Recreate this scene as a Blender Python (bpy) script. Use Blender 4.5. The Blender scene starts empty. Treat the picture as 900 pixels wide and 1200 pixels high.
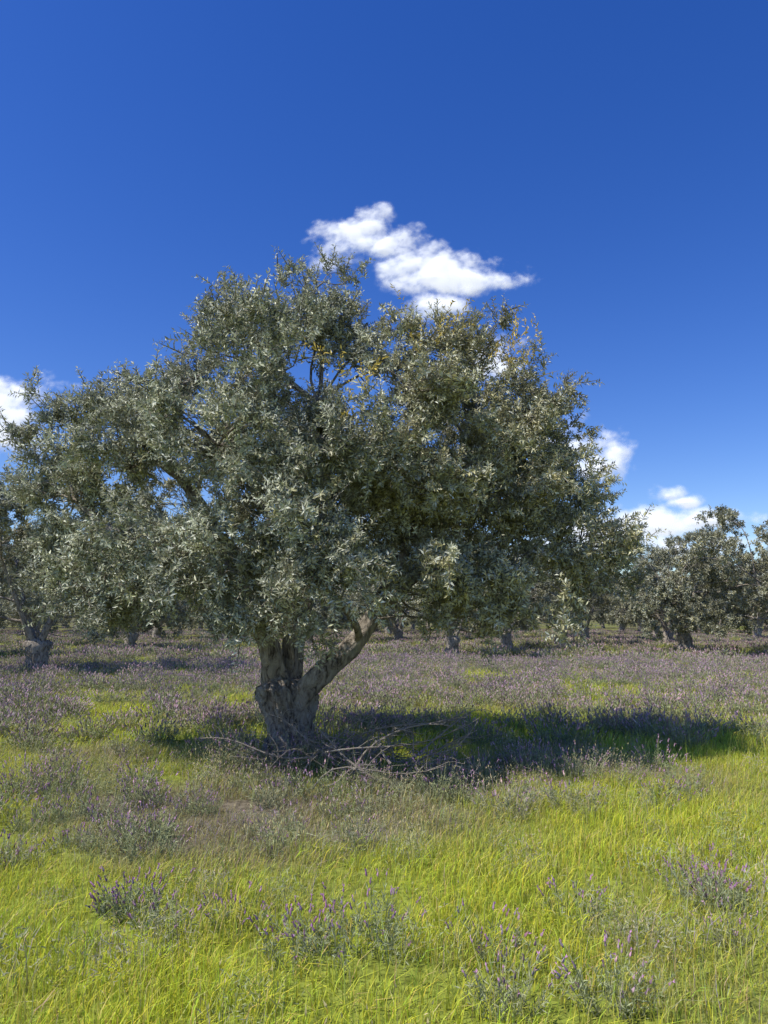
import bpy, math, os, numpy as np
from mathutils import Vector, noise as mn
rng = np.random.default_rng(11)
scene = bpy.context.scene
scene.view_settings.view_transform = 'Standard'
scene.view_settings.look = 'None'
scene.view_settings.exposure = 0
D2R = math.radians

# ------------------------------------------------------------------ helpers
def nz(x, y, z=0.0):
    return mn.noise((x, y, z))
def fbm(x, y, z=0.0):
    return nz(x, y, z) + .5*nz(x*2.1, y*2.1, z+7) + .25*nz(x*4.3, y*4.3, z+13)
def norm(a):
    return a/np.maximum(np.linalg.norm(a, axis=-1, keepdims=True), 1e-9)

class MB:
    """collects polygons for one mesh"""
    def __init__(s):
        s.v=[]; s.c=[]; s.idx=[]; s.sz=[]; s.mat=[]; s.sm=[]; s.n=0
    def add(s, V, F, col, mat=0, smooth=False):
        V=np.asarray(V,dtype=np.float32); F=np.asarray(F,dtype=np.int32)
        col=np.asarray(col,dtype=np.float32)
        if col.ndim==1: col=np.tile(col,(len(V),1))
        s.v.append(V); s.c.append(col); s.idx.append((F+s.n).ravel())
        s.sz.append(np.full(len(F),F.shape[1],dtype=np.int32))
        s.mat.append(np.full(len(F),mat,dtype=np.int32))
        s.sm.append(np.full(len(F),smooth,dtype=bool)); s.n+=len(V)
    def mesh(s, name, mats):
        V=np.concatenate(s.v); C=np.concatenate(s.c); I=np.concatenate(s.idx); S=np.concatenate(s.sz)
        me=bpy.data.meshes.new(name)
        me.vertices.add(len(V)); me.vertices.foreach_set('co',V.ravel())
        me.loops.add(len(I)); me.loops.foreach_set('vertex_index',I)
        me.polygons.add(len(S))
        st=np.zeros(len(S),dtype=np.int32); st[1:]=np.cumsum(S)[:-1]
        me.polygons.foreach_set('loop_start',st)
        for m in mats: me.materials.append(m)
        me.polygons.foreach_set('material_index',np.concatenate(s.mat))
        me.polygons.foreach_set('use_smooth',np.concatenate(s.sm))
        me.update(calc_edges=True)
        a=me.color_attributes.new('col','FLOAT_COLOR','POINT')
        C4=np.ones((len(V),4),dtype=np.float32); C4[:,:3]=C
        a.data.foreach_set('color',C4.ravel())
        me.validate()
        return me

def leaves(mb, P, D, U, L, W, col, mat=0, fold=.18):
    """lanceolate folded leaves: P base, D direction, U approx normal"""
    D=norm(D); S=norm(np.cross(D,U)); N=np.cross(S,D)
    L=L[:,None]; W=W[:,None]
    a=P; b=P+D*L*.45+S*W*.5+N*W*fold; c=P+D*L-N*L*.08; d=P+D*L*.45-S*W*.5+N*W*fold
    n=len(P)
    V=np.stack([a,b,c,d],1).reshape(-1,3)
    i=np.arange(n)[:,None]*4
    F=np.concatenate([i+np.array([0,1,2]), i+np.array([0,2,3])])
    mb.add(V,F,np.repeat(col,4,axis=0),mat)

def tube(mb, pts, rad, sides=6, mat=0, col=(.2,.17,.14), rough=0.0, seed=0, cap=True):
    pts=np.asarray(pts,float); n=len(pts)
    T=norm(np.gradient(pts,axis=0))
    ref=np.array([1,0,0.]) if abs(T[0][0])<.8 else np.array([0,1.,0])
    V=[]
    A=norm(np.cross(T[0],ref)[None])[0]
    for k in range(n):
        A=A-T[k]*A.dot(T[k]); A/=max(np.linalg.norm(A),1e-6)
        B=np.cross(T[k],A)
        for j in range(sides):
            th=2*math.pi*j/sides
            r=rad[k]
            d=A*math.cos(th)+B*math.sin(th)
            if rough>0:
                q=pts[k]+d*r
                r*=1+rough*(nz(math.cos(th)*1.6+seed,math.sin(th)*1.6,k*.12)*1.3+.6*nz(q[0]*9,q[1]*9,q[2]*4+seed))
            V.append(pts[k]+d*r)
    F=[]
    for k in range(n-1):
        for j in range(sides):
            a=k*sides+j; b=k*sides+(j+1)%sides
            F.append((a,b,b+sides,a+sides))
    mb.add(V,F,col,mat,True)

def curve_pts(a,b,n,wob,r,sag=0.0):
    a=np.asarray(a,float); b=np.asarray(b,float)
    t=np.linspace(0,1,n)[:,None]
    p=a+(b-a)*t
    w=r.normal(size=(2,3))*wob*np.linalg.norm(b-a)
    p+=np.sin(t*math.pi)*w[0]+np.sin(t*2*math.pi)*w[1]*.5
    p[:,2]+=(np.sin(t*math.pi)*sag)[:,0]
    return p

# ------------------------------------------------------------------ materials
def newmat(name):
    m=bpy.data.materials.new(name); m.use_nodes=True
    nt=m.node_tree
    for n in list(nt.nodes): nt.nodes.remove(n)
    out=nt.nodes.new('ShaderNodeOutputMaterial')
    return m,nt,out
def N(nt,t,**k):
    n=nt.nodes.new(t)
    for a,b in k.items(): setattr(n,a,b)
    return n
def mixc(nt,f,a,b,mode='MIX'):
    n=nt.nodes.new('ShaderNodeMix'); n.data_type='RGBA'; n.blend_type=mode
    for s,v in ((0,f),(6,a),(7,b)):
        if isinstance(v,bpy.types.NodeSocket): nt.links.new(v,n.inputs[s])
        elif s==0: n.inputs[0].default_value=v
        else: n.inputs[s].default_value=(*v,1)
    return n.outputs[2]
def mth(nt,op,a,b=None,c=None,clamp=False):
    n=nt.nodes.new('ShaderNodeMath'); n.operation=op; n.use_clamp=clamp
    for i,v in enumerate((a,b,c)):
        if v is None: continue
        if isinstance(v,bpy.types.NodeSocket): nt.links.new(v,n.inputs[i])
        else: n.inputs[i].default_value=v
    return n.outputs[0]
def mrange(nt,v,a,b,c=0,d=1,smooth=True):
    n=nt.nodes.new('ShaderNodeMapRange')
    if smooth: n.interpolation_type='SMOOTHSTEP'
    nt.links.new(v,n.inputs[0])
    for i,x in enumerate((a,b,c,d)): n.inputs[i+1].default_value=x
    return n.outputs[0]

def leaf_material(name, transl=.25, rough=.5, gloss=.1):
    m,nt,out=newmat(name)
    at=N(nt,'ShaderNodeAttribute',attribute_name='col')
    p=N(nt,'ShaderNodeBsdfDiffuse')
    nt.links.new(at.outputs['Color'],p.inputs['Color'])
    ms=p
    if transl>0:
        t=N(nt,'ShaderNodeBsdfTranslucent')
        nt.links.new(at.outputs['Color'],t.inputs['Color'])
        ms=N(nt,'ShaderNodeMixShader'); ms.inputs[0].default_value=transl
        nt.links.new(p.outputs[0],ms.inputs[1]); nt.links.new(t.outputs[0],ms.inputs[2])
    if gloss>0:
        g=N(nt,'ShaderNodeBsdfGlossy'); g.inputs['Roughness'].default_value=rough; g.inputs['Color'].default_value=(.9,.9,.8,1)
        m2=N(nt,'ShaderNodeMixShader'); m2.inputs[0].default_value=gloss
        nt.links.new(ms.outputs[0],m2.inputs[1]); nt.links.new(g.outputs[0],m2.inputs[2]); ms=m2
    nt.links.new(ms.outputs[0],out.inputs[0])
    return m
olive_leaf=leaf_material('olive_leaf',.14,.45,.045)

def plant_material(name, dry, lush, transl=.35):
    m,nt,out=newmat(name)
    at=N(nt,'ShaderNodeAttribute',attribute_name='col')
    ti=N(nt,'ShaderNodeAttribute',attribute_name='tint',attribute_type='INSTANCER')
    c=mixc(nt,ti.outputs['Fac'],dry,lush)
    c=mixc(nt,1.0,c,at.outputs['Color'],'MULTIPLY')
    p=N(nt,'ShaderNodeBsdfDiffuse')
    nt.links.new(c,p.inputs['Color'])
    if transl>0:
        t=N(nt,'ShaderNodeBsdfTranslucent')
        nt.links.new(c,t.inputs['Color'])
        ms=N(nt,'ShaderNodeMixShader'); ms.inputs[0].default_value=transl
        nt.links.new(p.outputs[0],ms.inputs[1]); nt.links.new(t.outputs[0],ms.inputs[2])
        nt.links.new(ms.outputs[0],out.inputs[0])
    else:
        nt.links.new(p.outputs[0],out.inputs[0])
    return m
grass_mat=plant_material('meadow_grass_blade',(.44,.40,.19),(.64,.69,.07),.3)
weed_mat=plant_material('grey_green_weed',(.45,.41,.30),(.36,.40,.18),0)
lav_leaf=plant_material('lavender_leaf',(.36,.345,.22),(.31,.36,.17),0)
lav_flower=plant_material('lavender_flower',(.41,.30,.29),(.34,.22,.29),0)

def bark_material(name, c1, c2, c3, sc=1.0, crack=.34):
    m,nt,out=newmat(name)
    tc=N(nt,'ShaderNodeTexCoord')
    mp=N(nt,'ShaderNodeMapping'); mp.inputs['Scale'].default_value=(9*sc,9*sc,3.2*sc)
    nt.links.new(tc.outputs['Object'],mp.inputs[0])
    n1=N(nt,'ShaderNodeTexNoise'); n1.inputs['Scale'].default_value=1.6; n1.inputs['Detail'].default_value=8; n1.inputs['Roughness'].default_value=.7; n1.inputs['Distortion'].default_value=.9
    nt.links.new(mp.outputs[0],n1.inputs[0])
    n2=N(nt,'ShaderNodeTexNoise'); n2.inputs['Scale'].default_value=3.0; n2.inputs['Detail'].default_value=5
    nt.links.new(tc.outputs['Object'],n2.inputs[0])
    col=mixc(nt,mrange(nt,n1.outputs['Fac'],.35,.65),c1,c2)
    col=mixc(nt,mrange(nt,n2.outputs['Fac'],.5,.7),col,c3)
    cr=mrange(nt,n1.outputs['Fac'],crack,crack+.14)
    col=mixc(nt,mth(nt,'MULTIPLY',mth(nt,'SUBTRACT',1.0,cr),.85),col,(.06,.05,.04))
    b=N(nt,'ShaderNodeBump'); b.inputs['Strength'].default_value=1.0; b.inputs['Distance'].default_value=.09
    nt.links.new(n1.outputs['Fac'],b.inputs['Height'])
    p=N(nt,'ShaderNodeBsdfDiffuse')
    nt.links.new(col,p.inputs['Color']); nt.links.new(b.outputs[0],p.inputs['Normal'])
    nt.links.new(p.outputs[0],out.inputs[0])
    return m
bark=bark_material('olive_bark',(.25,.21,.17),(.52,.46,.38),(.40,.37,.32))
deadwood=bark_material('dead_wood',(.42,.36,.28),(.62,.54,.43),(.52,.47,.39),3.0,.25)

# ------------------------------------------------------------------ terrain functions
TX,TY=-1.10,8.5
def hgt(x,y):
    d=math.hypot(x-TX,y-TY)
    far=max(0.0,min(1.0,(y-60)/200))
    return .07*nz(x*.25,y*.25,3)+.035*nz(x*.9,y*.9,8)+.05*math.exp(-(d/1.0)**2)+far*.8*(nz(x*.008,y*.008,5))
def sst(a,b,x):
    t=min(1,max(0,(x-a)/(b-a))); return t*t*(3-2*t)
LBLOB=[(-2.7,10.0,1.0,.8,.5),(-4.2,8.0,.9,.7,.4),(2.6,6.2,1.5,1.0,.4),(4.4,8.2,1.2,1.1,.8),(1.0,12.0,2.0,1.4,.5),(5.5,11,2.0,1.0,.4),(-3.8,5.2,1.4,1.0,.1),
       (.5,9.0,1.0,.8,.4),(-1.6,6.8,1.2,1.0,-.25),(0.1,6.2,1.6,.9,-.3),(2.4,7.9,1.6,.5,-.3),(-6,15,3,1.0,.3),(7,17,3,1.2,.3),(3,22,4,1.2,.3),(-9,27,5,1.5,.3)]
def lush(x,y):
    a=.95-.40*sst(4.0,6.0,y)-.23*sst(8.5,14,y)
    a+=.6*fbm(x*.55,y*.40,2)
    for bx,by,rx,ry,w in LBLOB:
        a+=w*math.exp(-((x-bx)/rx)**2-((y-by)/ry)**2)
    return min(1,max(0,a))

# ------------------------------------------------------------------ ground
def axis(vals):
    out=[]
    for a,b,s in vals:
        out+=list(np.arange(a,b,s))
    return np.array(out+[vals[-1][1]])
pos=axis([(0,16,.25),(16,50,1.0),(50,200,6),(200,1500,60)])
X=np.concatenate([-pos[:0:-1],pos]); Yp=axis([(0,26,.25),(26,80,1.0),(80,260,6),(260,2400,90)])
Yn=axis([(0,10,.5),(10,60,3),(60,400,30)])
Y=np.concatenate([-Yn[:0:-1],Yp])
gv=[];gc=[]
for y in Y:
    for x in X:
        gv.append((x,y,hgt(x,y))); l=lush(x,y); gc.append((l,l,l))
nx=len(X)
I,J=np.meshgrid(np.arange(len(Y)-1),np.arange(nx-1),indexing='ij')
a=(I*nx+J).ravel(); F=np.stack([a,a+1,a+1+nx,a+nx],1)
m,nt,out=newmat('meadow_soil')
at=N(nt,'ShaderNodeAttribute',attribute_name='col')
geo=N(nt,'ShaderNodeNewGeometry')
def noi(scale,det=6,rough=.6,stretch=None):
    n=N(nt,'ShaderNodeTexNoise'); n.inputs['Scale'].default_value=scale; n.inputs['Detail'].default_value=det; n.inputs['Roughness'].default_value=rough
    if stretch:
        mp=N(nt,'ShaderNodeMapping'); mp.inputs['Scale'].default_value=stretch
        nt.links.new(geo.outputs['Position'],mp.inputs[0]); nt.links.new(mp.outputs[0],n.inputs[0])
    else: nt.links.new(geo.outputs['Position'],n.inputs[0])
    return n.outputs['Fac']
c=mixc(nt,mrange(nt,noi(1.2,2),.35,.65),(.15,.125,.075),(.20,.17,.12))
c=mixc(nt,mrange(nt,noi(.25,2,.6,(1,.6,1)),.42,.62),c,(.19,.19,.10))
c=mixc(nt,mrange(nt,at.outputs['Fac'],.2,.7),c,(.25,.29,.05))
c=mixc(nt,mrange(nt,noi(14,3,.7),.35,.6),mixc(nt,1,c,(.5,.5,.5),'MULTIPLY'),c)
p=N(nt,'ShaderNodeBsdfDiffuse')
nt.links.new(c,p.inputs['Color']); nt.links.new(p.outputs[0],out.inputs[0])
mb=MB(); mb.add(gv,F,np.array(gc),0,True)
ground=bpy.data.objects.new('ground',mb.mesh('ground',[m])); scene.collection.objects.link(ground)

# ------------------------------------------------------------------ olive trees
def leaf_colors(n,r,warm,bright=1.0):
    g=np.array([.385,.40,.275])*bright; w=np.array([.48,.445,.235])*bright
    c=g+(w-g)*warm[:,None]
    c=c*(r.uniform(.5,1.32,n)[:,None])
    s=r.random(n)<.22
    c[s]=np.array([.61,.615,.50])*bright*r.uniform(.75,1.12,s.sum())[:,None]
    return c

def olive(name, base, lobes, limbs, nclus, ntwig, nleaf, leafL, seed, trunkR=.29, fork=.95, center=None, warmf=None, detail=True, shoots=1.0, minz=1.0, wr=(.27,.36), nsub=190, subr=(.24,.42), bright=1.0):
    r=np.random.default_rng(seed)
    mb=MB(); bx,by,bz=base
    rings=56 if detail else 10; sides=80 if detail else 10
    V=[]
    for k in range(rings):
        t=k/(rings-1); z=-.15+t*(fork+.15)
        R=trunkR*(1+.75*math.exp(-(z+.1)/.20)-.05*math.sin(t*3)+.16*sst(.5,1,t))*(1-.45*sst(.9,1.0,t))
        cx=bx+.06*math.sin(z*3.4)-.02+.05*(1-t); cy=by+.04*math.sin(z*4+1)
        for j in range(sides):
            th=2*math.pi*j/sides
            tw=th+z*1.3
            rr=R*(1+.24*nz(math.cos(tw)*1.5,math.sin(tw)*1.5,z*1.6+seed)+.28*abs(nz(math.cos(tw)*3.4,math.sin(tw)*3.4,z*2.0+seed+5))*2-.12
                   +(.22*nz(math.cos(tw)*6,math.sin(tw)*6,z*4+seed) if detail else 0)+(.12*nz(math.cos(th)*15,math.sin(th)*15,z*12) if detail else 0))
            V.append((cx+rr*math.cos(th),cy+rr*math.sin(th),bz+z))
    F=[(k*sides+j,k*sides+(j+1)%sides,(k+1)*sides+(j+1)%sides,(k+1)*sides+j) for k in range(rings-1) for j in range(sides)]
    mb.add(V,F,(.2,.2,.2),0,True)
    mb.add(V[-sides:],[tuple(range(sides))],(.2,.2,.2),0,True)
    nodes=[]
    for pts,r0,r1 in limbs:
        pts=np.array(pts,float)+np.array([bx,by,bz])
        q=[]
        P=np.vstack([2*pts[0]-pts[1],pts,2*pts[-1]-pts[-2]])
        for i in range(1,len(P)-2):
            for t in np.linspace(0,1,8,endpoint=False):
                q.append(.5*((2*P[i])+(-P[i-1]+P[i+1])*t+(2*P[i-1]-5*P[i]+4*P[i+1]-P[i+2])*t*t+(-P[i-1]+3*P[i]-3*P[i+1]+P[i+2])*t**3))
        q.append(P[-2]); q=np.array(q)
        rad=np.linspace(0,1,len(q))**.7; rad=r0+(r1-r0)*rad
        tube(mb,q,rad,22 if detail else 6,0,rough=.36 if detail else 0,seed=seed+len(nodes))
        for a_,b_ in zip(q,rad): nodes.append((*a_,b_))
    nodes=np.array(nodes)
    lob=np.array(lobes,float)
    sec=[]
    for L in lob:
        c=L[:3]
        w=np.linalg.norm(nodes[:,:3]-c,axis=1)+np.where(nodes[:,2]>c[2],1.0,0)
        k=w.argmin(); s=nodes[k]
        pp=curve_pts(s[:3],c,9,.06,r,.1)
        rad=np.linspace(max(.018,min(s[3]*.55,.05)),.012,9)
        tube(mb,pp,rad,8 if detail else 4,0,rough=.15 if detail else 0,seed=seed)
        for a_,b_ in zip(pp[3:],rad[3:]): sec.append((*a_,b_))
    alln=np.vstack([nodes,np.array(sec)])
    vol=(lob[:,3]*lob[:,4]*lob[:,5])**(.66); vol/=vol.sum()
    # stratified: every lobe receives its share of foliage masses
    cum=np.cumsum(vol); li=np.searchsorted(cum,(np.arange(nsub)+r.random(nsub)*.99)/nsub); li=np.minimum(li,len(lob)-1)
    d=norm(r.normal(size=(nsub,3)))
    SC=lob[li,:3]+d*lob[li,3:6]*(r.random(nsub)**.4*.88)[:,None]
    SR=r.uniform(subr[0],subr[1],nsub)
    SB=r.uniform(.80,1.2,nsub)
    pr=SR**2; pr/=pr.sum()
    cum=np.cumsum(pr); si=np.minimum(np.searchsorted(cum,(np.arange(nclus)+r.random(nclus)*.99)/nclus),nsub-1)
    C=SC[si]+norm(r.normal(size=(nclus,3)))*(SR[si]*r.random(nclus)**.4)[:,None]*np.array([1.15,1.15,.85])
    stray=r.random(nclus)<.10
    C[stray]+=r.normal(size=(stray.sum(),3))*.18
    mz=bz+minz
    C[:,2]=np.where(C[:,2]<mz,mz+r.random(nclus)*.4,C[:,2])
    outd=norm((C-center)/np.array([1,1,.9]))
    TS=[];TD=[];TL=[];CB=[]
    for i in range(nclus):
        c=C[i]
        w=np.linalg.norm(alln[:,:3]-c,axis=1)+np.where(alln[:,2]>c[2]+.2,.6,0)
        s=alln[w.argmin()]
        n_=7 if detail else 4
        pp=curve_pts(s[:3],c,n_,.10,r)
        tube(mb,pp,np.linspace(max(.006,min(.013,s[3]*.6)),.003,n_),5 if detail else 3,0)
        k=ntwig
        tip=norm((pp[-1]-pp[-2])[None])[0]
        top=sst(.0,.9,(c[2]-center[2])/2.2)
        dd=norm(r.normal(size=(k,3))*1.0+outd[i]*.5+tip*.15+np.array([0,0,.2+.5*top*shoots]))
        start=pp[-1]+r.normal(size=(k,3))*.06
        TS.append(start);TD.append(dd);TL.append(r.uniform(.15,.30,k)*(1+.6*top*shoots*(r.random(k)<.2)))
        CB.append(np.full(k,SB[si[i]]*r.uniform(.85,1.15)))
    TS=np.concatenate(TS);TD=np.concatenate(TD);TL=np.concatenate(TL);CB=np.concatenate(CB)
    T=len(TS)
    U=norm(r.normal(size=(T,3)))
    leaves(mb,TS,TD,U,TL,np.full(T,.010 if detail else .02),np.tile([.16,.14,.10],(T,1)),1,0)
    t=np.tile(np.linspace(.02,1,nleaf),(T,1))+r.normal(size=(T,nleaf))*.03
    P=TS[:,None]+TD[:,None]*(TL[:,None]*t)[...,None]
    P[...,2]-=.10*(t**2)*TL[:,None]
    A=norm(np.cross(TD,norm(r.normal(size=(T,3)))));B=np.cross(TD,A)
    phi=(np.arange(nleaf)%2)*math.pi+(np.arange(nleaf)//2)*1.35
    phi=phi[None]+r.normal(size=(T,nleaf))*.35
    side=A[:,None]*np.cos(phi)[...,None]+B[:,None]*np.sin(phi)[...,None]
    LD=TD[:,None]*.5+side*.9+r.normal(size=side.shape)*.25
    LN=norm(TD[:,None]*.8-side*.4+np.array([-.4,-.3,.5])+r.normal(size=side.shape)*.4)
    n=T*nleaf
    P=P.reshape(-1,3);LD=LD.reshape(-1,3);LN=LN.reshape(-1,3)
    LL=leafL*r.uniform(.7,1.15,n)*np.tile(np.linspace(1.1,.75,nleaf),T)
    warm=np.clip((warmf(P) if warmf else np.zeros(n))+np.repeat(r.normal(size=T)*.25,nleaf),0,1)
    col=leaf_colors(n,r,warm,bright)*np.repeat(CB,nleaf)[:,None]
    leaves(mb,P,LD,LN,LL,LL*r.uniform(wr[0],wr[1],n),col,1)
    return mb.mesh(name,[bark,olive_leaf]), n

lobes=[(-.9,9.3,3.5,2.0,1.6,1.6),
 (-.75,9.0,5.75,.30,.35,.75),(-.8,9.0,5.3,.45,.4,.5),(-.7,9.1,4.95,.65,.6,.6),(-1.75,9.1,5.05,.5,.6,.55),(-2.5,9.1,4.45,.6,.7,.6),(-3.2,9.1,4.1,.6,.6,.5),(-.1,9.1,4.9,.5,.5,.5),
 (-3.85,9.2,4.25,.40,.5,.5),(-4.05,9.3,3.4,.5,.7,.6),(-3.7,9.0,2.5,.75,.9,.85),(-3.3,8.6,1.9,.75,.8,.6),(-2.9,8.6,3.3,.8,.8,.7),(-2.3,7.9,2.3,.8,.7,.85),
 (-1.6,7.5,3.4,.9,.7,.85),(-1.3,7.7,4.2,.8,.7,.6),(-1.6,7.6,2.0,.7,.5,.6),(-.65,7.4,1.95,.55,.45,.55),(-1.15,7.6,1.65,.5,.4,.35),(-1.6,7.9,1.65,.5,.4,.3),(-.4,7.5,3.3,.7,.6,.8),(-.9,7.3,2.6,.6,.5,.6),
 (.35,8.2,4.1,.7,.7,.75),(.35,9.1,4.8,.65,.6,.6),(1.05,9.2,4.9,.55,.7,.6),(1.8,9.2,4.25,.6,.7,.65),(1.2,8.5,3.8,.75,.7,.7),(1.4,9.6,4.0,.9,.7,.9),(.3,8.2,3.4,.8,.6,.8),
 (-.1,8.7,2.85,.7,.6,.65),(.3,9.0,2.5,.7,.6,.6),
 (2.25,9.2,3.4,.6,.8,.75),(2.4,9.3,2.5,.6,.8,.8),(1.4,8.6,2.1,.85,.8,.85),(.55,7.9,2.9,.7,.6,.75),(.55,8.1,2.1,.7,.7,.55),(1.8,8.8,2.8,.75,.7,.9),(1.5,9.5,2.9,1.1,.8,1.1),
 (-.8,11.0,3.4,1.8,1.0,1.4),(1.1,10.6,3.2,1.5,1.0,1.4),(-2.6,10.6,3.0,1.3,.9,1.3)]
lobes=[(a,b+TY-8.8,c,d,e,f) for a,b,c,d,e,f in lobes]
limbs=[([(-.02,0,.5),(-.12,-.02,.95),(-.22,-.1,1.35),(-.48,-.15,1.9),(-.9,0,2.7),(-1.5,.1,3.5)],.19,.04),
 ([(.0,-.02,.45),(.17,-.08,.78),(.46,-.16,1.06),(.80,-.12,1.36),(1.15,.1,2.0),(1.55,.2,2.8),(2.2,.3,3.6)],.19,.035),
 ([(0,.05,.6),(.02,.12,1.1),(.0,.25,1.8),(.1,.25,2.8),(.3,.2,4.2)],.13,.03),
 ([(-.22,-.1,1.35),(-.55,-.3,1.75),(-1.2,-.4,2.2),(-2.0,-.1,2.6),(-2.6,.2,3.0)],.09,.025),
 ([(.80,-.12,1.36),(1.3,.1,1.95),(2.0,.4,2.4),(2.9,.5,2.8)],.09,.02),
 ([(0,.1,.9),(.1,.6,1.5),(.2,1.4,2.4),(.2,2.0,3.2)],.13,.035)]
warmf=lambda P: .85/(1+np.exp(-(P[:,0]-.0)*2.5))
me,n=olive('olive_tree',(TX,TY,0),lobes,limbs,1650,9,22,.075,5,trunkR=.24,fork=.93,center=np.array([-.9,9.0,3.0]),warmf=warmf,nsub=380,subr=(.24,.38),minz=1.25)
tree=bpy.data.objects.new('olive_tree',me); scene.collection.objects.link(tree)
print('leaves',n)
mb=MB(); r=np.random.default_rng(3)
for c,cnt in (((1.45,8.2,4.55),18),((-.25,6.65,3.75),8),((.55,7.7,4.6),9)):
    c=np.array(c)
    for i in range(cnt):
        s=c+r.normal(size=3)*.14; dr=norm((r.normal(size=3)*.5+np.array([.1,-.1,.7]))[None])[0]
        t=np.linspace(.1,1,16)[:,None]
        P=s+dr*t*.32
        LD=dr*.6+norm(r.normal(size=(16,3)))*.8
        leaves(mb,P,LD,norm(r.normal(size=(16,3))),np.full(16,.055),np.full(16,.016),np.array([.70,.52,.10])*r.uniform(.6,1.15,(16,1)),0)
for i in range(70):
    a=r.random()*6.28; q=r.uniform(.34,.56)
    s=np.array([TX+math.cos(a)*q,TY+math.sin(a)*q,hgt(TX,TY)-.03]); dr=norm((r.normal(size=3)*.3+np.array([math.cos(a)*.3,math.sin(a)*.3,1]))[None])[0]
    h=r.uniform(.15,.48); t=np.linspace(.1,1,22)[:,None]
    P=s+dr*t*h
    leaves(mb,P,dr*.6+norm(r.normal(size=(22,3)))*.8,norm(r.normal(size=(22,3))),np.full(22,.045),np.full(22,.012),np.array([.36,.39,.19])*r.uniform(.6,1.25,(22,1)),0)
    leaves(mb,s[None],dr[None],np.array([[0,1.,0]]),np.array([h]),np.array([.008]),np.array([[.2,.17,.12]]),0,0)
o=bpy.data.objects.new('yellowed_sprigs_and_suckers',mb.mesh('yellowed_sprigs_and_suckers',[olive_leaf])); scene.collection.objects.link(o); o.parent=tree

def gen_variant(k):
    r=np.random.default_rng(100+k)
    lb=[(0,0,3.1,2.3,2.3,1.6)]
    for i in range(20):
        a=i*2.4+r.random(); e=r.uniform(-.95,1.05)
        R=2.4+r.random()*.9
        z=3.3+math.sin(e)*2.3
        lb.append((math.cos(a)*math.cos(e)*R,math.sin(a)*math.cos(e)*R,z,r.uniform(.7,1.1),r.uniform(.7,1.1),r.uniform(.6,.95)))
    lm=[]
    for i in range(4):
        a=i*math.pi/2+r.random()
        c,s=math.cos(a),math.sin(a)
        lm.append(([(0,0,.6),(.25*c,.25*s,1.1),(.6*c,.6*s,1.8),(1.2*c,1.2*s,3.0)],.16,.04))
    return olive('olive_tree_variant',(0,0,0),lb,lm,440,8,13,.14,200+k,center=np.array([0,0,2.6]),detail=False,
                 warmf=lambda P: np.full(len(P),.25+.12*k),shoots=.5,minz=.85,wr=(.34,.44),nsub=170,subr=(.35,.6),bright=.84)[0]
variants=[gen_variant(k) for k in range(3)]
def place(x,y,s,rot,k):
    o=bpy.data.objects.new('olive_tree',variants[k%3]); o.location=(x,y,hgt(x,y)-.02); o.scale=(s,s,s); o.rotation_euler=(0,0,rot)
    scene.collection.objects.link(o)
for t in [(-10.2,22,1.08,.4,0),(-12.5,37,1.0,2.0,1),(2.8,31,.93,1.2,2),(6.2,38,.95,4.0,0),(13.6,34,1.04,5.0,1),(15.8,29,1.06,2.7,2),
          (-19,30,1.0,.9,2),(21,37,1.0,1.1,0),(10.2,43,1.05,3.3,2),(-4.5,44,1.0,.2,1),(-21,45,1.0,5.5,0),(17.5,46,1.0,1.9,1),(14.5,54,1.1,2.9,0),(24,27,1.0,.6,1),
          (-11,52,1.1,3.1,2),(1,52,1.1,4.4,1),(8,56,1.1,1.4,0),(28,56,1.0,2.2,2),(-17,56,1.1,1.2,1)]:
    place(*t)

# ------------------------------------------------------------------ instancer
def instancer(name, mats_objs, P, ROT, SCL, IDX, TINT):
    col=bpy.data.collections.new(name+'_parts')
    for i,me in enumerate(mats_objs):
        ob=bpy.data.objects.new('%s_part_%02d'%(name,i),me); col.objects.link(ob)
    me=bpy.data.meshes.new(name)
    me.vertices.add(len(P)); me.vertices.foreach_set('co',np.asarray(P,dtype=np.float32).ravel())
    for nm,ty,arr,key in (('rot','FLOAT_VECTOR',ROT,'vector'),('scl','FLOAT',SCL,'value'),('idx','INT',IDX,'value'),('tint','FLOAT',TINT,'value')):
        a=me.attributes.new(nm,ty,'POINT')
        a.data.foreach_set(key,np.asarray(arr,dtype=np.int32 if ty=='INT' else np.float32).ravel())
    ob=bpy.data.objects.new(name,me); scene.collection.objects.link(ob)
    g=bpy.data.node_groups.new(name,'GeometryNodeTree')
    g.interface.new_socket('Geometry',in_out='INPUT',socket_type='NodeSocketGeometry')
    g.interface.new_socket('Geometry',in_out='OUTPUT',socket_type='NodeSocketGeometry')
    gi=g.nodes.new('NodeGroupInput'); go=g.nodes.new('NodeGroupOutput')
    ip=g.nodes.new('GeometryNodeInstanceOnPoints')
    ci=g.nodes.new('GeometryNodeCollectionInfo')
    ci.inputs['Collection'].default_value=col; ci.inputs['Separate Children'].default_value=True; ci.inputs['Reset Children'].default_value=True
    def na(nm,ty):
        n=g.nodes.new('GeometryNodeInputNamedAttribute'); n.data_type=ty; n.inputs['Name'].default_value=nm
        return n.outputs['Attribute']
    e=g.nodes.new('FunctionNodeEulerToRotation')
    L=g.links.new
    L(gi.outputs[0],ip.inputs['Points']); L(ci.outputs[0],ip.inputs['Instance'])
    ip.inputs['Pick Instance'].default_value=True
    L(na('idx','INT'),ip.inputs['Instance Index'])
    L(na('rot','FLOAT_VECTOR'),e.inputs[0]); L(e.outputs[0],ip.inputs['Rotation'])
    L(na('scl','FLOAT'),ip.inputs['Scale']); L(ip.outputs[0],go.inputs[0])
    md=ob.modifiers.new('scatter','NODES'); md.node_group=g
    return ob

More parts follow.
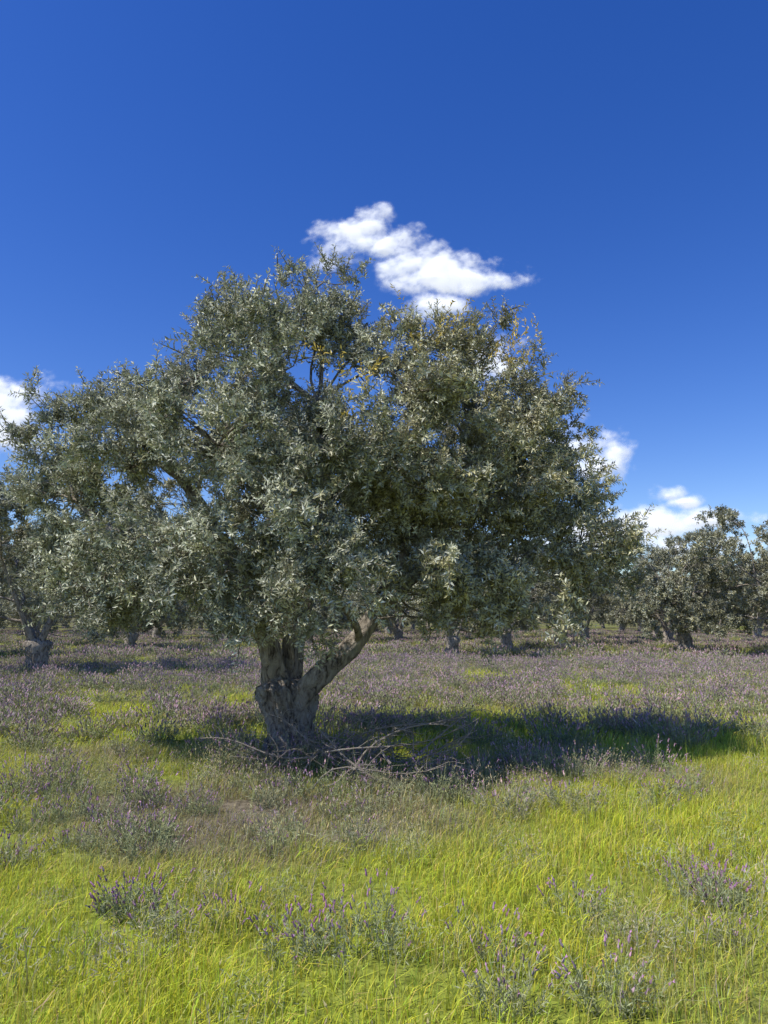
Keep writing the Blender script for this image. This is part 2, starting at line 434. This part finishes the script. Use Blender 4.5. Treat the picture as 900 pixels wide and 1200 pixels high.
r=np.random.default_rng(77)
P=[]
for gy in np.arange(66,140,10):
    for gx in np.arange(-gy*.72,gy*.72,8):
        x=gx+r.normal()*2; y=gy+r.normal()*2
        if r.random()<.85: P.append((x,y,hgt(x,y)-.05))
P=np.array(P); n=len(P)
instancer('distant_olive_grove',variants,P,np.stack([np.zeros(n),np.zeros(n),r.random(n)*6.28],1),r.uniform(.9,1.15,n),r.integers(0,3,n),np.zeros(n))

# ------------------------------------------------------------------ meadow plant meshes
def blades(mb,r,n,rad,h0,h1,w,lean,col,mat=0,bend=.35):
    a=r.random(n)*6.283; q=np.sqrt(r.random(n))*rad
    B=np.stack([np.cos(a)*q,np.sin(a)*q,np.full(n,-.02)],1)
    h=r.uniform(h0,h1,n); az=r.random(n)*6.283; ln=np.abs(r.normal(size=n))*lean
    d=np.stack([np.cos(az),np.sin(az),np.zeros(n)],1)
    s=np.stack([-np.sin(az+.6),np.cos(az+.6),np.zeros(n)],1)*w/2*r.uniform(.7,1.3,(n,1))
    M=B+d*(ln*h*.4)[:,None]; M[:,2]+=h*.55
    T=B+d*(ln*h*(1+bend))[:,None]; T[:,2]+=h*(1-.3*np.minimum(ln,1))
    V=np.stack([B-s,B+s,M-s*.8,M+s*.8,T],1).reshape(-1,3)
    i=np.arange(n)[:,None]*5
    c=np.array(col)*r.uniform(.7,1.25,(n,1))*(1+r.normal(size=(n,3))*np.array([.12,.04,.1]))
    dry=r.random(n)<.12
    c[dry]*=np.array([1.15,.92,2.4])
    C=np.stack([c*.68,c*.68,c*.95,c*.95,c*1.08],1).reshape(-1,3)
    k0=mb.n
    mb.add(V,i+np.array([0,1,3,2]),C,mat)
    mb.idx.append((i+np.array([2,3,4])+k0).astype(np.int32).ravel()); mb.sz.append(np.full(n,3,dtype=np.int32))
    mb.mat.append(np.full(n,mat,dtype=np.int32)); mb.sm.append(np.zeros(n,dtype=bool))
    return T

def head(mb,T,D,L,R,col,mat,r):
    n=len(T); D=norm(D); A=norm(np.cross(D,np.array([.3,.9,.1]))); B=np.cross(D,A)
    L=L[:,None];R=R[:,None]
    ring1=[T+D*L*.3+(A*math.cos(x)+B*math.sin(x))*R for x in (0,2.09,4.19)]
    V=np.stack([T]+ring1+[T+D*L],1).reshape(-1,3)
    i=np.arange(n)[:,None]*5
    tr=[]
    for j in range(3):
        k=(j+1)%3
        tr.append((0,1+k,1+j)); tr.append((4,1+j,1+k))
    F=np.concatenate([i+np.array(t) for t in tr]); C=np.repeat(col,5,axis=0)
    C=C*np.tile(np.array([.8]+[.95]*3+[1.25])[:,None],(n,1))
    mb.add(V,F,C,mat)

def lavender(seed,nst,rad,h,lw,mat_leaf=0,mat_fl=1,flw=1.0,fl=.5,nl=12,stw=.003):
    r=np.random.default_rng(seed); mb=MB()
    a=r.random(nst)*6.283; q=np.sqrt(r.random(nst))
    B=np.stack([np.cos(a)*q*rad*.45,np.sin(a)*q*rad*.45,np.full(nst,-.02)],1)
    D=norm(np.stack([np.cos(a)*q*.75,np.sin(a)*q*.75,np.ones(nst)],1)+r.normal(size=(nst,3))*.15)
    H=h*r.uniform(.5,1.15,nst)*(1-.25*q)
    T=B+D*H[:,None]
    s=norm(np.cross(D,r.normal(size=(nst,3))))*stw/2
    V=np.stack([B-s,B+s,T+s*.7,T-s*.7],1).reshape(-1,3); i=np.arange(nst)[:,None]*4
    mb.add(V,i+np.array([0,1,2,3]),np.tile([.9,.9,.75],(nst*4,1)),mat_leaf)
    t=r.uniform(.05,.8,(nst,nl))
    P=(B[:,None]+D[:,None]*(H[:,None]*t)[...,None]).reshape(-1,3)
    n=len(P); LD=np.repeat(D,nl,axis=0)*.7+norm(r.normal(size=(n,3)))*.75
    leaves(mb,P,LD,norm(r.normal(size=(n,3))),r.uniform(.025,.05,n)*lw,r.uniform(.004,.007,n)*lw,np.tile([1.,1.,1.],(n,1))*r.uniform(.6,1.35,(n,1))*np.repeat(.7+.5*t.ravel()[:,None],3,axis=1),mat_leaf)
    m=r.random(nst)<fl
    k=m.sum()
    c=np.ones((k,3))*r.uniform(.6,1.35,(k,1))*(1+r.normal(size=(k,3))*.08)
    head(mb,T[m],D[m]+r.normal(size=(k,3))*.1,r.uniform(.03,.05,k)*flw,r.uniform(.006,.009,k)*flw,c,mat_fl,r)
    if nl>9:
        leaves(mb,np.repeat(T[m]+D[m]*.03*flw,2,axis=0),np.repeat(D[m],2,axis=0)+r.normal(size=(k*2,3))*.4,norm(r.normal(size=(k*2,3))),np.full(k*2,.02*flw),np.full(k*2,.008*flw),np.tile([1.5,1.15,1.6],(k*2,1)),mat_fl)
    return mb

parts=[]
def addp(mb): 
    parts.append(mb.mesh('plant',[grass_mat,weed_mat,lav_leaf,lav_flower])); return len(parts)-1
G=[];GM=[];GF=[];W=[];LV=[];LM=[];LF=[]
for s in range(6):
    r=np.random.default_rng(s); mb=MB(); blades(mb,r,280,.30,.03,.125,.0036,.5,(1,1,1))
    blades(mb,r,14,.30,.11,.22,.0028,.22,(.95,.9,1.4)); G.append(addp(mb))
for s in range(4):
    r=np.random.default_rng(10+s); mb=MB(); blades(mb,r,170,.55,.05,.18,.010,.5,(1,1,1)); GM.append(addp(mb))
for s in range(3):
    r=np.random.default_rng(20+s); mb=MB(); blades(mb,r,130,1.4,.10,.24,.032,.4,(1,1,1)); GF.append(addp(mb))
for s in range(4):
    r=np.random.default_rng(30+s); mb=MB(); T=blades(mb,r,26,.20,.12,.34,.0034,.3,(1.1,1,.8),1)
    k=len(T); head(mb,T,np.tile([0.,0,1],(k,1))+r.normal(size=(k,3))*.3,r.uniform(.015,.035,k),r.uniform(.002,.005,k),np.tile([1.3,1.05,.9],(k,1)),1,r)
    n=180; a=r.random(n)*6.28; q=r.random(n)*.22
    leaves(mb,np.stack([np.cos(a)*q,np.sin(a)*q,r.uniform(0,.20,n)],1),r.normal(size=(n,3))+np.array([0,0,.6]),norm(r.normal(size=(n,3))),r.uniform(.02,.05,n),r.uniform(.003,.007,n),np.ones((n,3))*r.uniform(.6,1.2,(n,1)),1)
    W.append(addp(mb))
def lavset(dst,seeds,**k):
    for s in seeds: dst.append(addp(lavender(s,mat_leaf=2,mat_fl=3,**k)))
lavset(LV,(41,42,43,44),nst=50,rad=.28,h=.35,lw=1.1,fl=.55)
lavset(LM,(51,52,53),nst=46,rad=.46,h=.34,lw=2.1,flw=1.5,nl=6,stw=.005,fl=.8)
lavset(LF,(61,62,63),nst=60,rad=1.4,h=.38,lw=5.2,flw=3.0,nl=4,stw=.012,fl=.8)

PP=[];RR=[];SS=[];II=[];TT=[]
def put(x,y,i,s,t,tilt=.08):
    PP.append((x,y,hgt(x,y))); RR.append((rng.normal()*tilt,rng.normal()*tilt,rng.random()*6.28)); SS.append(s); II.append(i); TT.append(t)
def scatter(y0,y1,dens,fn):
    area=.60*(y1*y1-y0*y0)+2.4*(y1-y0)
    n=int(area*dens); k=0
    while k<n:
        y=rng.uniform(y0,y1)
        if rng.random()<(1.2*y+2.4)/(1.2*y1+2.4):
            w=.60*y+1.2; fn(rng.uniform(-w,w),y); k+=1
def pick(l): return l[int(rng.integers(len(l)))]
def pile(x,y): return math.exp(-((x+.1)/.7)**2-((y-7.6)/.7)**2)
def trunk_clear(x,y,d=.42): return math.hypot(x-TX,y-TY)<d
def cl(v): return min(1,max(0,v))
def fA(x,y):
    if trunk_clear(x,y,.5): return
    l=lush(x,y); put(x,y,pick(G),rng.uniform(.7,1.35)*(.8+.4*l),cl(l+rng.normal()*.15))
scatter(1.8,9.5,15,fA)
def fW(x,y):
    if trunk_clear(x,y): return
    l=lush(x,y); c=fbm(x*1.1,y*1.1,51)
    if rng.random()<.28+.75*c+.8*(1-l) and rng.random()>.45*pile(x,y): put(x,y,pick(W),rng.uniform(.5,1.15),rng.random())
scatter(2.3,9.5,7,fW)
def fL(x,y):
    if trunk_clear(x,y,.6) or pile(x,y)>.6: return
    l=lush(x,y); c=fbm(x*.9,y*.9,31)
    if rng.random()<(1-l)*1.0+ .6*c+.10: put(x,y,pick(LV),rng.uniform(.45,1.05),.1+.8*rng.random())
scatter(3.0,9.5,4.0,fL)
def fB(x,y):
    l=lush(x,y); put(x,y,pick(GM),rng.uniform(.7,1.1)*(.8+.35*l),cl(l+rng.normal()*.12))
scatter(9.5,28,5.5,fB)
def fBL(x,y):
    l=lush(x,y); c=fbm(x*.5,y*.5,31)
    if rng.random()<(1-l)*1.25+.3*c+.06: put(x,y,pick(LM),rng.uniform(.6,1.15),.2+.6*rng.random())
scatter(9.5,28,4.8,fBL)
def fC(x,y):
    l=lush(x,y); put(x,y,pick(GF),rng.uniform(.7,1.1),cl(l+rng.normal()*.1))
scatter(28,95,.34,fC)
def fCL(x,y):
    l=lush(x,y)
    if rng.random()<(1-l)*1.25+.05: put(x,y,pick(LF),rng.uniform(.7,1.05),.2+.5*rng.random())
scatter(28,90,.38,fCL)
for i in range(46):
    a=rng.random()*6.28; q=rng.uniform(.42,1.0); put(TX+math.cos(a)*q,TY+math.sin(a)*q,pick(W+LV),rng.uniform(.7,1.35),rng.random())
for i in range(14):
    put(rng.uniform(-.6,.7),rng.uniform(6.7,7.5),pick(W+LV),rng.uniform(.6,1.1),rng.random())
instancer('meadow_grass',parts,np.array(PP),np.array(RR),np.array(SS),np.array(II),np.array(TT))
print('meadow instances',len(PP))

def simple(name,c):
    m=leaf_material(name,0,.6,0); nt=m.node_tree
    at=[n for n in nt.nodes if n.type=='ATTRIBUTE'][0]
    mc=mixc(nt,1.0,at.outputs['Color'],c,'MULTIPLY')
    for n in nt.nodes:
        if n.type in('BSDF_DIFFUSE','BSDF_TRANSLUCENT'): nt.links.new(mc,n.inputs['Color'])
    return m
lav_leaf_s=simple('lavender_bush_leaf',(.31,.34,.20)); lav_flower_s=simple('lavender_bush_flower',(.29,.175,.25))
def bush(x,y,spread,cnt,seed,purple):
    r=np.random.default_rng(seed); big=MB()
    for i in range(cnt):
        m=lavender(seed*10+i,26,.26,r.uniform(.18,.34),1.0,0,1,.9,.30+.45*purple,13)
        ox,oy=r.normal(size=2)*spread
        z=hgt(x+ox,y+oy)-hgt(x,y)
        for k in range(len(m.v)): big.v.append(m.v[k]+np.array([ox,oy*.7,z],dtype=np.float32)); big.c.append(m.c[k])
        for k in range(len(m.idx)):
            big.idx.append(m.idx[k]+big.n); big.sz.append(m.sz[k]); big.mat.append(m.mat[k]); big.sm.append(m.sm[k])
        big.n+=m.n
    o=bpy.data.objects.new('lavender_bush',big.mesh('lavender_bush',[lav_leaf_s,lav_flower_s])); o.location=(x,y,hgt(x,y)); scene.collection.objects.link(o)
for i,(x,y,sp,c,pu) in enumerate([(-1.2,4.4,.26,5,1),(-.25,3.9,.24,4,.7),(1.85,4.45,.25,5,.7),(.35,4.0,.24,3,.3),(-2.5,5.4,.3,4,.6),(1.1,6.4,.3,3,.4),(2.6,6.9,.35,4,.5),(-2.1,6.4,.3,4,.4),(-3.3,6.6,.3,4,.7)]):
    bush(x,y,sp,c,900+i,pu)

# ------------------------------------------------------------------ cut dead branches beside the trunk
mb=MB(); r=np.random.default_rng(21)
for i in range(40):
    s=np.array([r.uniform(-.85,.30),r.uniform(6.9,8.3),0.]); s[2]=hgt(s[0],s[1])+abs(r.normal())*.14+.04
    az=r.normal()*.9+(0 if r.random()<.7 else math.pi); el=abs(r.normal())*.5
    L=r.uniform(.4,1.4)
    e=s+np.array([math.cos(az)*math.cos(el),math.sin(az)*math.cos(el)*.6,math.sin(el)*.8])*L
    e[0]=min(e[0],.9); e[2]=min(e[2],.62)
    pp=curve_pts(s,e,9,.10,r,.06); R=r.uniform(.005,.014)
    tube(mb,pp,np.linspace(R,R*.3,9),6,0)
    for k in range(int(r.integers(4,10))):
        b=pp[int(r.integers(2,8))]; dd=norm(((e-s)/L+r.normal(size=3)*.7)[None])[0]; dd[2]=abs(dd[2])*.7
        tube(mb,curve_pts(b,b+dd*r.uniform(.12,.4),5,.14,r),np.linspace(R*.5,.0018,5),4,0)
o=bpy.data.objects.new('dead_branch_pile',mb.mesh('dead_branch_pile',[deadwood])); scene.collection.objects.link(o)

# ------------------------------------------------------------------ light and sky
el=D2R(56); az=D2R(244)
S=Vector((math.sin(az)*math.cos(el),math.cos(az)*math.cos(el),math.sin(el)))
sl=bpy.data.lights.new('sun','SUN'); sl.energy=5.0; sl.angle=D2R(.5); sl.color=(1,.96,.88)
so=bpy.data.objects.new('sun',sl); so.rotation_euler=S.to_track_quat('Z','Y').to_euler(); so.location=S*50; scene.collection.objects.link(so)
w=bpy.data.worlds.new('World'); scene.world=w; w.use_nodes=True; nt=w.node_tree
for n in list(nt.nodes): nt.nodes.remove(n)
out=N(nt,'ShaderNodeOutputWorld'); bg=N(nt,'ShaderNodeBackground'); bg.inputs['Strength'].default_value=.13
sk=N(nt,'ShaderNodeTexSky',sky_type='NISHITA'); sk.sun_disc=False; sk.sun_elevation=el; sk.sun_rotation=az
sk.air_density=1.0; sk.dust_density=.3; sk.ozone_density=3.2; sk.altitude=200
hs=N(nt,'ShaderNodeHueSaturation'); hs.inputs['Saturation'].default_value=1.34; hs.inputs['Value'].default_value=1.22; hs.inputs['Hue'].default_value=.521
nt.links.new(sk.outputs[0],hs.inputs['Color'])
nt.links.new(hs.outputs[0],bg.inputs[0]); nt.links.new(bg.outputs[0],out.inputs[0])

# ------------------------------------------------------------------ clouds : vapour sheets 1.5 km out, alpha = thickness
m,nt,out=newmat('cloud_vapour')
at=N(nt,'ShaderNodeAttribute',attribute_name='col')
sx=N(nt,'ShaderNodeSeparateColor'); nt.links.new(at.outputs['Color'],sx.inputs[0])
p=N(nt,'ShaderNodeBsdfDiffuse'); p.inputs['Color'].default_value=(.80,.80,.80,1)
em=N(nt,'ShaderNodeEmission'); nt.links.new(mixc(nt,sx.outputs[1],(.33,.38,.50),(.50,.51,.53)),em.inputs[0]); em.inputs[1].default_value=1.0  # emission stands in for sunlit scatter, grey to white by painted shade
ad=N(nt,'ShaderNodeAddShader'); nt.links.new(p.outputs[0],ad.inputs[0]); nt.links.new(em.outputs[0],ad.inputs[1])
tr=N(nt,'ShaderNodeBsdfTransparent')
m2=N(nt,'ShaderNodeMixShader')
nt.links.new(sx.outputs[0],m2.inputs[0])
nt.links.new(tr.outputs[0],m2.inputs[1]); nt.links.new(ad.outputs[0],m2.inputs[2]); nt.links.new(m2.outputs[0],out.inputs[0])
cloudmat=m
DC=1500.0
def cloud(blobs,seed,step=.0015,amp=1.0):
    a0=min(b[0]-b[2]*2.2 for b in blobs); a1=max(b[0]+b[2]*2.2 for b in blobs)
    b0=min(b[1]-b[3]*2.2 for b in blobs); b1=max(b[1]+b[3]*2.2 for b in blobs)
    As=np.arange(a0,a1,step); Bs=np.arange(b0,b1,step)
    AA,BB=np.meshgrid(As,Bs); n=AA.size
    a=AA.ravel(); b=BB.ravel()
    f1=np.zeros(n);f2=np.zeros(n);f3=np.zeros(n);f4=np.zeros(n)
    for i in range(n):
        x,y=a[i]*20,b[i]*26
        v=0;g=1;s=1
        for k in range(6):
            v+=g*mn.noise((x*s,y*s,seed+k*3.1)); g*=.55; s*=2.05
            if k==1: f4[i]=v
        f1[i]=v
        f2[i]=mn.noise((x*.8,y*.8,seed+40)); f3[i]=mn.noise((x*.8,y*.8,seed+60))
    u=a+f2*.012; w_=b+f3*.009
    q=np.full(n,-9.); sh=np.full(n,-9.)
    for ba,bb,ra,rb in blobs:
        vv=(w_-bb)/(rb*1.3)
        qq=1-np.sqrt(((u-ba)/(ra*1.3))**2+(vv/np.where(w_<bb,.85,1.1))**2)
        q=np.maximum(q,qq); sh=np.maximum(sh,qq+.8*vv)
    f=q+f1*.60
    t=np.clip((f+.02)/.85,0,1); al=t*t*(3-2*t)
    shade=np.clip(.30+sh*.9+f1*.9,0,1)  # painted cloud shading: paler towards the tops, greyer below
    th=np.clip(q+f4*.5,0,1.2)*7*amp
    V=np.stack([a*DC,np.full(n,DC)-th,1.6+b*DC],1)
    nx_=len(As); ny_=len(Bs)
    I,J=np.meshgrid(np.arange(ny_-1),np.arange(nx_-1),indexing='ij')
    k=(I*nx_+J).ravel(); F=np.stack([k,k+1,k+1+nx_,k+nx_],1)
    keep=al[F].max(1)>0.003
    mb=MB(); mb.add(V,F[keep],np.stack([al*.97,shade,shade],1),0,True)
    o=bpy.data.objects.new('cloud',mb.mesh('cloud',[cloudmat])); scene.collection.objects.link(o)
cloud([(-.038,.535,.055,.040),(-.005,.525,.050,.032),(.03,.502,.050,.026),(.07,.482,.068,.030),(.120,.484,.060,.026),(.067,.440,.045,.02)],3.7)
cloud([(.15,.356,.05,.030)],2)
cloud([(.262,.238,.048,.028),(.30,.205,.044,.024)],3)
cloud([(-.53,.280,.065,.042),(-.54,.245,.06,.03)],4)
cloud([(.30,.118,.080,.026),(.37,.125,.08,.020),(.44,.132,.06,.014),(.34,.098,.16,.020),(.386,.168,.030,.012),(.41,.158,.03,.010)],5,amp=.5)

# ------------------------------------------------------------------ camera
cam=bpy.data.cameras.new('camera'); co=bpy.data.objects.new('camera',cam); scene.collection.objects.link(co)
cam.sensor_fit='VERTICAL'; cam.sensor_height=36; cam.lens=36*866/1200
co.location=(0,0,1.6+hgt(0,0)); co.rotation_euler=(D2R(90+8.2),0,0); cam.clip_start=.05; cam.clip_end=5000
scene.camera=co
